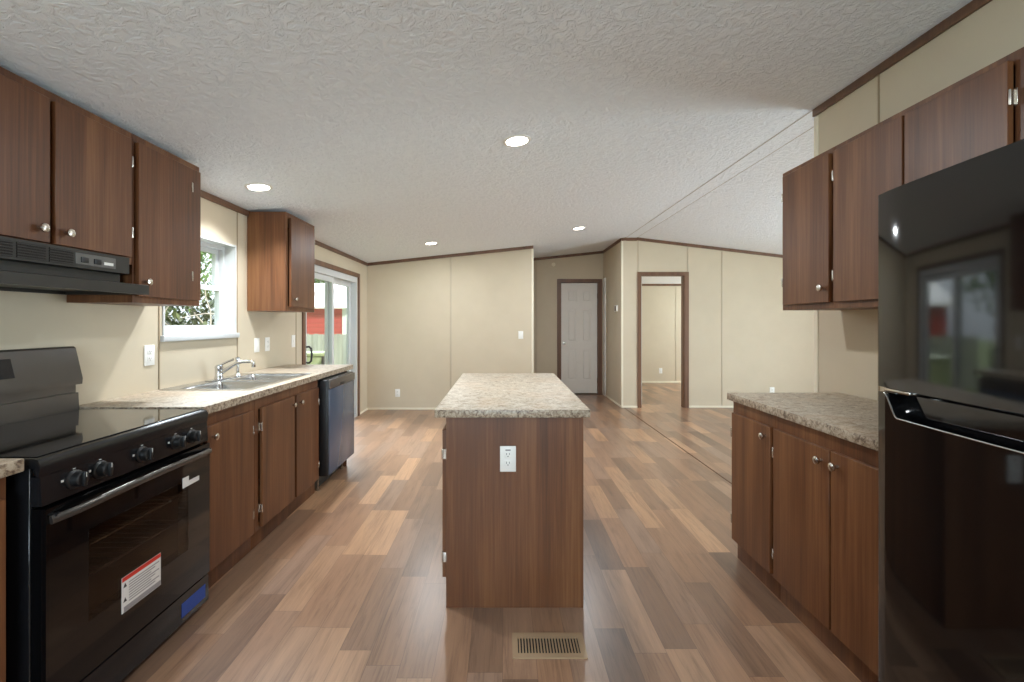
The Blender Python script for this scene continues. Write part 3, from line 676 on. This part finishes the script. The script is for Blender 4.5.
# ------------------------------------------------------------------ range hood
hy0, hy1 = 1.338, 2.079
hdn = thing('range_hood', 'charcoal under-cabinet range hood above the black range', 'range hood', (-1.8, 1.709, 1.44))
MB().prism([(XL + 0.003, 1.478), (-1.735, 1.478), (-1.735, 1.524), (-1.693, 1.527), (-1.693, 1.6), (-1.713, 1.6), (-1.713, 1.574), (XL + 0.003, 1.574)], 'y', hy0 + 0.035, hy1 - 0.038).build('housing', 'bronze', hdn)
lip = MB(); lip.panel([XL + 0.003, -1.632], [hy0 - 0.0, hy1 + 0.0], [(XL + 0.02, -1.652, hy0 + 0.02, hy1 - 0.02)], lambda u, v, k: (u, v, 1.4775 - 0.042 * k)); lip.build('lower_lip', 'bronze', hdn)
MB().prism([(-1.634, 1.4772), (-1.733, 1.4772), (-1.733, 1.482), (-1.640, 1.480)], 'y', hy0, hy1).build('front_shelf', 'bronze', hdn)
MB().box(XL + 0.03, -1.66, hy0 + 0.03, hy1 - 0.03, 1.45, 1.456).build('filter_pan', 'blackplastic', hdn)
for a, b in ((1.44, 1.555), (1.567, 1.668), (1.680, 1.775)):
    rc = MB().box(-1.694, -1.6925, a, b, 1.535, 1.59).build('louver_recess', 'gap', hdn); g_ = MB()
    for k in range(6): g_.box(-1.6935, -1.6895, a, b, 1.537 + k * 0.0095, 1.5405 + k * 0.0095)
    g_.build('louver_grille', 'bronze', rc)
pl = MB().box(-1.694, -1.6905, 1.782, 1.968, 1.541, 1.586, 0.001, 1).build('control_plate', 'silver', hdn)
for y in (1.82, 1.878): MB().box(-1.692, -1.686, y - 0.016, y + 0.016, 1.55, 1.572, 0.002).build('rocker_switch', 'blackplastic', pl)
MB().box(-1.6908, -1.690, 1.91, 1.955, 1.552, 1.564).build('badge', 'white', pl)

# ------------------------------------------------------------------ dishwasher
dw = thing('dishwasher', 'dark built-in dishwasher with bluish reflection coloured into its front at the far end of the left run', 'dishwasher', (-1.69, 3.775, 0))
dy0, dy1 = 3.468, 4.07
mb = MB(); mb.box(-1.99, -1.425, dy0 + 0.004, dy1 - 0.004, 0.10, 0.862, 0.003, 1); mb.build('tub', 'blackplastic', dw)
MB().box(-1.47, -1.455, dy0 + 0.01, dy1 - 0.01, 0.005, 0.098).build('toe_panel', 'blackplastic', dw)
for y in (dy0 + 0.04, dy1 - 0.04): MB().lathe([(0.018, 0), (0.018, 0.01), (0.009, 0.012), (0.009, 0.101)], (-1.44, y, 0), (0, 0, 1), 12).build('leveling_foot', 'brownplastic', dw)
dd = MB().box(-1.424, -1.345, dy0, dy1, 0.115, 0.865, 0.014, 3).build('door', 'blackplastic', dw)
MB().box(-1.346, -1.340, dy0 + 0.012, dy1 - 0.004, 0.125, 0.787, 0.002).build('front_panel', 'dishwasher', dd)
cpn = MB().box(-1.346, -1.334, dy0 + 0.012, dy1 - 0.004, 0.79, 0.858, 0.005).build('control_strip', 'mutebrown', dd)
MB().box(-1.335, -1.3325, 3.70, 3.82, 0.795, 0.815, 0.002).build('pocket_handle', 'blackplastic', cpn)

# ------------------------------------------------------------------ refrigerator (stands slightly skewed)
fy0, fy1 = 0.53, 1.288
FRX = 1.057
fr_ = thing('refrigerator', 'tall glossy black top-freezer refrigerator at the right edge', 'refrigerator', (FRX, fy1, 0), None, math.radians(-3.8))
MB().box(FRX + 0.075, FRX + 0.72, fy0 + 0.004, fy1 - 0.004, 0.03, 1.652, 0.006).build('body', 'black', fr_)
MB().box(FRX + 0.09, FRX + 0.12, fy0 + 0.02, fy1 - 0.02, 0.004, 0.03).build('toe_grille', 'blackplastic', fr_)
for px in (FRX + 0.15, FRX + 0.66):
    for py in (fy0 + 0.07, fy1 - 0.07): MB().lathe([(0.02, 0), (0.02, 0.03)], (px, py, 0), (0, 0, 1), 12).build('foot', 'blackplastic', fr_)
def curved_door(z0_, z1_, bulge=0.012, n=14, notch=None):
    """door slab gently bowed across its width"""
    pts = []
    for i in range(n + 1):
        t = i / n; y = fy0 + t * (fy1 - fy0); e = (2 * t - 1)
        pts.append((FRX + bulge * e * e - 0.0 + (0.006 * (abs(e) ** 30)), y))
    pts += [(FRX + 0.068, fy1), (FRX + 0.068, fy0)]
    return MB().prism(pts, 'z', z0_, z1_)
fz = curved_door(1.128, 1.672).build('freezer_door', 'blackgloss', fr_)
# lower door with the scooped hand grip along its top
mb = MB()
n = 20; rows = [0.06, 0.99]
def fx_(t): e = 2 * t - 1; return FRX + 0.012 * e * e + 0.006 * abs(e) ** 30
def ztop(t):
    d = (1 - t) * (fy1 - fy0); d2 = t * (fy1 - fy0)
    if d < 0.032: return 1.112
    k = min(1.0, (d - 0.032) / 0.05); k = k * k * (3 - 2 * k)
    return 1.112 - 0.062 * k
lo = [mb.bm.verts.new((fx_(i / n), fy0 + i / n * (fy1 - fy0), 0.06)) for i in range(n + 1)]
ts = sorted(set([i / n for i in range(n + 1)] + [1 - d / (fy1 - fy0) for d in (0.032, 0.045, 0.058, 0.07, 0.082)]))
lo = []; hi = []; lob = []; hib = []; rec = []
mb.bm.free(); mb.bm = bmesh.new()
for t in ts:
    y = fy0 + t * (fy1 - fy0)
    lo.append(mb.bm.verts.new((fx_(t), y, 0.06))); hi.append(mb.bm.verts.new((fx_(t), y, ztop(t))))
    rec.append(mb.bm.verts.new((FRX + 0.045 if ztop(t) < 1.11 else fx_(t) + 0.02, y, ztop(t) - (0.03 if ztop(t) < 1.06 else 0.0))))
    hib.append(mb.bm.verts.new((FRX + 0.068, y, 1.112))); lob.append(mb.bm.verts.new((FRX + 0.068, y, 0.06)))
    # wall behind the grip
tp = [mb.bm.verts.new((FRX + 0.046 if ztop(t) < 1.11 else fx_(t) + 0.02, fy0 + t * (fy1 - fy0), 1.112 + 0.0001)) for t in ts]
for i in range(len(ts) - 1):
    for A, B in ((lo, hi), (hi, rec), (rec, tp), (tp, hib), (hib, lob), (lob, lo)):
        mb.bm.faces.new((A[i], A[i + 1], B[i + 1], B[i]))
for i in (0, -1): mb.bm.faces.new((lo[i], hi[i], rec[i], tp[i], hib[i], lob[i]))
bmesh.ops.recalc_face_normals(mb.bm, faces=mb.bm.faces)
ld = mb.build('refrigerator_door', 'blackgloss', fr_)
gp = [(fx_(t) - 0.001, fy0 + t * (fy1 - fy0), ztop(t) + 0.001) for t in ts if ztop(t) < 1.1119 or abs((1 - t) * (fy1 - fy0) - 0.032) < 1e-6]
MB().tube(gp, 0.0022, 8).build('grip_edge', 'steel', ld)
MB().box(FRX + 0.022, FRX + 0.10, fy1 - 0.10, fy1 - 0.012, 1.115, 1.125, 0.002).build('pale_gap_piece', 'nickel', fr_, 'pale piece imitating background seen through the gap between the doors')  # stands in for pale background visible through the door gap

# ------------------------------------------------------------------ recessed lights
def can(x, y, label, spread=180):
    z = zc(x); t = thing('recessed_light', label, 'ceiling light', (x, y, z), 'recessed ceiling lights')
    n = Vector((0.105, 0, -1)).normalized()
    c_ = Vector((x, y, z))
    MB().lathe([(0.086, 0.0005), (0.084, 0.005), (0.069, 0.008), (0.065, 0.006), (0.065, 0.0005)], c_, n, 40).build('trim_ring', 'white', t)
    MB().lathe([(0.0645, 0.001), (0.0645, 0.006), (0.045, 0.0085), (0, 0.0095)], c_, n, 36).build('lens', 'lens', t)
    l = lamp('light_source', 'AREA', (0, 0, 0), (0, 0, 0), CAN_W, (0.89, 0.95, 1.0), shape='DISK', size=0.12, spread=math.radians(spread))
    l.parent = t; l.location = n * 0.012; l.rotation_euler = n.to_track_quat('-Z', 'Y').to_euler()
can(0.088, 2.73, 'lit recessed ceiling light above the front of the island')
can(-1.655, 3.056, 'lit recessed ceiling light above the sink, near the wall cabinets', 128)
can(-0.90, 5.68, 'lit recessed ceiling light before the back wall, on the left of two')
can(0.088, -0.25, 'lit recessed ceiling light behind the camera, mirrored in the refrigerator')
can(0.97, 5.716, 'lit recessed ceiling light in front of the hallway opening')

# ------------------------------------------------------------------ outlets and switches
def plate(name, label, cat, c_, nrm, kind='outlet', group=None):
    """wall plate centred at c_ facing nrm"""
    c_ = Vector(c_); nrm = Vector(nrm); u = Vector((0, 0, 1)).cross(nrm)
    t = thing(name, label, cat, c_, group)
    def bx(du0, du1, dz0, dz1, d0, d1, bev=0.0):
        a = c_ + u * du0 + nrm * d0 + Vector((0, 0, dz0)); b = c_ + u * du1 + nrm * d1 + Vector((0, 0, dz1))
        return (a.x, b.x, a.y, b.y, a.z, b.z, bev)
    MB().box(*bx(-0.0365, 0.0365, -0.0585, 0.0585, 0.0005, 0.006, 0.002)).build('cover_plate', 'white', t)
    if kind in ('outlet', 'gfci'):
        for dz_ in (0.02, -0.02):
            r = MB().box(*bx(-0.0165, 0.0165, dz_ - 0.0135, dz_ + 0.0135, 0.005, 0.0078, 0.002)).build('receptacle', 'white', t)
            mb = MB()
            for du in (-0.0065, 0.0065): mb.box(*bx(du - 0.0012, du + 0.0012, dz_ - 0.001, dz_ + 0.008, 0.007, 0.0082))
            mb.lathe([(0.0026, 0), (0.0026, 0.0012), (0, 0.0012)], c_ + nrm * 0.007 + Vector((0, 0, dz_ - 0.007)), nrm, 10)
            mb.build('slots', 'slot', r)
        if kind == 'gfci': MB().box(*bx(-0.012, 0.012, 0.037, 0.044, 0.005, 0.0068)).build('printed_mark', 'ink', t)
    else:
        MB().box(*bx(-0.005, 0.005, -0.011, 0.011, 0.005, 0.009, 0.001)).build('toggle', 'white', t)
    return t
G1 = 'white wall plates'
plate('wall_outlet', 'white outlet on the walnut end panel of the island', 'outlet', (0.025, iy0, 0.684), (0, -1, 0), 'gfci', G1)
plate('wall_outlet', 'white outlet on the left wall between range and window', 'outlet', (XL, 2.57, 1.12), (1, 0, 0), 'outlet', G1)
plate('light_switch', 'white switch plate just beyond the kitchen window, nearer the window', 'switch', (XL, 3.695, 1.12), (1, 0, 0), 'switch', G1)
plate('wall_outlet', 'white outlet above the dishwasher end of the left worktop, farther from the window', 'outlet', (XL, 3.86, 1.12), (1, 0, 0), 'outlet', G1)
plate('light_switch', 'white switch plate beside the sliding glass door', 'switch', (XL, 4.34, 1.125), (1, 0, 0), 'switch', G1)
plate('wall_outlet', 'white outlet low on the back wall near the sliding door', 'outlet', (-1.567, YB, 0.25), (0, -1, 0), 'outlet', G1)
plate('light_switch', 'white switch on the back wall beside the hallway opening', 'switch', (0.273, YB, 1.116), (0, -1, 0), 'switch', G1)
plate('wall_outlet', 'white outlet low on the far wall just above the right worktop', 'outlet', (4.12, YBR, 0.255), (0, -1, 0), 'outlet', G1)
plate('wall_outlet', 'white outlet low on the wall of the room beyond the open doorway', 'outlet', (3.40, 9.68, 0.26), (0, -1, 0), 'outlet', G1)

th = thing('thermostat', 'small brown and white thermostat on the hallway side wall', 'thermostat', (1.82, 7.15, 1.525))
MB().box(1.79, 1.8195, 7.09, 7.21, 1.475, 1.575, 0.004).build('housing', 'white', th)
MB().box(1.784, 1.791, 7.10, 7.17, 1.483, 1.567, 0.003).build('front_cover', 'brownplastic', th)
ws = thing('wall_disc', 'tiny pale disc high on the hallway wall beside the white door', 'sensor', (0.92, YH, 2.345))
MB().lathe([(0.036, 0.0005), (0.036, 0.012), (0.028, 0.02), (0, 0.021)], (0.92, YH, 2.345), (0, -1, 0), 20).build('disc_body', 'cream', ws)  # small pale raised disc on the wall

# ------------------------------------------------------------------ floor register
fv = thing('floor_register', 'taupe metal floor vent in front of the island', 'floor vent', (0.186, 1.819, 0))
vx0, vx1, vy0, vy1 = 0.040, 0.333, 1.748, 1.889
MB().panel([vx0, vx1], [vy0, vy1], [(vx0 + 0.022, vx1 - 0.024, vy0 + 0.024, vy1 - 0.028)], lambda u, v, k: (u, v, 0.0065 if k == 0 else 0.0005)).build('frame', 'taupe', fv)
MB().box(vx0 + 0.02, vx1 - 0.02, vy0 + 0.02, vy1 - 0.02, 0.0003, 0.001).build('dark_opening', 'gap', fv)
n = 20
for k in range(n):
    x = vx0 + 0.0235 + (k + 0.5) * (vx1 - vx0 - 0.049) / n
    MB().box(x - 0.003, x + 0.003, vy0 + 0.024, vy1 - 0.028, 0.001, 0.0058).build('fin', 'taupe', fv)

# ------------------------------------------------------------------ outdoors
gnd = struct(MB().box(-40, 40, -25, 60, -0.75, -0.55).build('ground', 'grass'))
sh = thing('shed', 'red lap-sided shed with white roof seen through the sliding door', 'shed', (-8.0, 20.0, -0.55))
MB().box(-10.5, -6.28, 18.0, 22.0, -0.55, 1.87).build('wall', 'siding', sh)
MB().box(-6.40, -6.22, 17.96, 18.06, -0.55, 1.87).build('corner_board', 'roofwhite', sh)
MB().prism([(17.7, 1.84), (20.0, 2.95), (22.3, 1.84), (22.3, 1.90), (20.0, 3.03), (17.7, 1.92)], 'x', -10.9, -6.05).build('roof', 'roofwhite', sh)
fe = thing('board_fence', 'weathered grey board fence standing before the red shed', 'fence', (-5.4, 14.0, -0.55))
x = -9.0
while x < -2.2:
    MB().box(x, x + 0.135, 14.0, 14.022, -0.53, 0.93 + random.uniform(-0.015, 0.015), 0.003, 1).build('board', 'fence', fe); x += 0.142
for z in (-0.2, 0.6): MB().box(-9.0, -2.2, 14.022, 14.06, z, z + 0.09).build('rail', 'fence', fe)
for x in (-8.5, -6.3, -4.3, -2.4): MB().box(x, x + 0.09, 14.06, 14.15, -0.55, 0.9).build('post', 'fence', fe)
bx_ = thing('storage_box', 'olive outdoor storage box standing outside the sliding door', 'storage box', (-4.0, 9.3, -0.55))
MB().box(-4.5, -3.62, 9.0, 9.6, -0.55, 0.62, 0.02).build('body', 'olive', bx_)
MB().box(-4.53, -3.59, 8.97, 9.63, 0.62, 0.69, 0.02).build('lid', 'olive', bx_)
MB().box(-3.62, -3.58, 9.0, 9.06, -0.55, 0.62, 0.005).build('corner_post', 'bronzehandle', bx_)

def leaves(bm, cen, rad, n, size, shell=0.5):
    for _ in range(n):
        while True:
            p = Vector((random.uniform(-1, 1), random.uniform(-1, 1), random.uniform(-1, 1)))
            if shell < p.length < 1: break
        p = Vector(cen) + Vector((p.x * rad[0], p.y * rad[1], p.z * rad[2]))
        s_ = size * random.uniform(0.6, 1.3)
        R_ = Matrix.Rotation(random.uniform(0, 6.28), 3, 'Z') @ Matrix.Rotation(random.uniform(-1.2, 1.2), 3, 'X')
        vs_ = [bm.verts.new(p + R_ @ Vector(q) * s_) for q in ((0, -1, 0), (0.45, 0, 0.12), (0, 1, 0), (-0.45, 0, 0.12))]
        bm.faces.new(vs_)
shrub = thing('shrub', 'tangled shrub with pale bare twigs outside the kitchen window', 'shrub', (-3.7, 5.2, -0.55))
mb = MB()
for k in range(130):
    y = random.uniform(4.0, 6.6); x = -3.75 + random.uniform(-0.35, 0.35); p = Vector((x, y, random.uniform(-0.2, 1.3)))
    d = Vector((random.uniform(-0.3, 0.3), random.uniform(-1, 1), random.uniform(0.1, 1.0))).normalized(); pts = [p.copy()]
    for i in range(5):
        d = (d + Vector((random.uniform(-0.25, 0.25), random.uniform(-0.35, 0.35), random.uniform(-0.35, 0.25)))).normalized(); p = p + d * random.uniform(0.1, 0.2); pts.append(p.copy())
    mb.tube(pts, [0.012, 0.011, 0.009, 0.008, 0.006, 0.004], 5)
for y in (4.6, 5.2, 5.8): mb.tube([(-3.75, y, -0.55), (-3.72, y + 0.05, 0.1), (-3.78, y - 0.05, 0.7)], [0.035, 0.028, 0.02], 7)
mb.build('twigs', 'twig', shrub)
mb = MB(); leaves(mb.bm, (-4.25, 5.4, 0.62), (0.5, 2.1, 1.25), 11000, 0.055, 0.0); mb.build('foliage', 'leaf', shrub)
def tree(label, x, y, h, r, n):
    t = thing('tree', label, 'tree', (x, y, -0.55), 'trees beyond the yard')
    MB().tube([(x, y, -0.55), (x + 0.1, y, h * 0.3), (x, y + 0.1, h * 0.65)], [0.2, 0.15, 0.08], 9).build('trunk', 'bark', t)
    mb = MB()
    for k in range(9):
        a = k * 2.4; leaves(mb.bm, (x + math.cos(a) * r * 0.5, y + math.sin(a) * r * 0.5, h * (0.55 + 0.045 * k)), (r * 0.6, r * 0.6, r * 0.5), n, 0.16, 0.55)
    mb.build('crown', 'leaf2', t)
tree('leafy green tree rising behind the white shed roof, seen through the door', -11.4, 26.0, 5.0, 2.6, 420)
tree('leafy tree left of the red shed, seen through the upper kitchen window', -13.2, 17.0, 4.8, 2.2, 300)
tree('leafy green tree at the right behind the shed, seen through the door', -5.6, 30.0, 4.6, 2.3, 420)
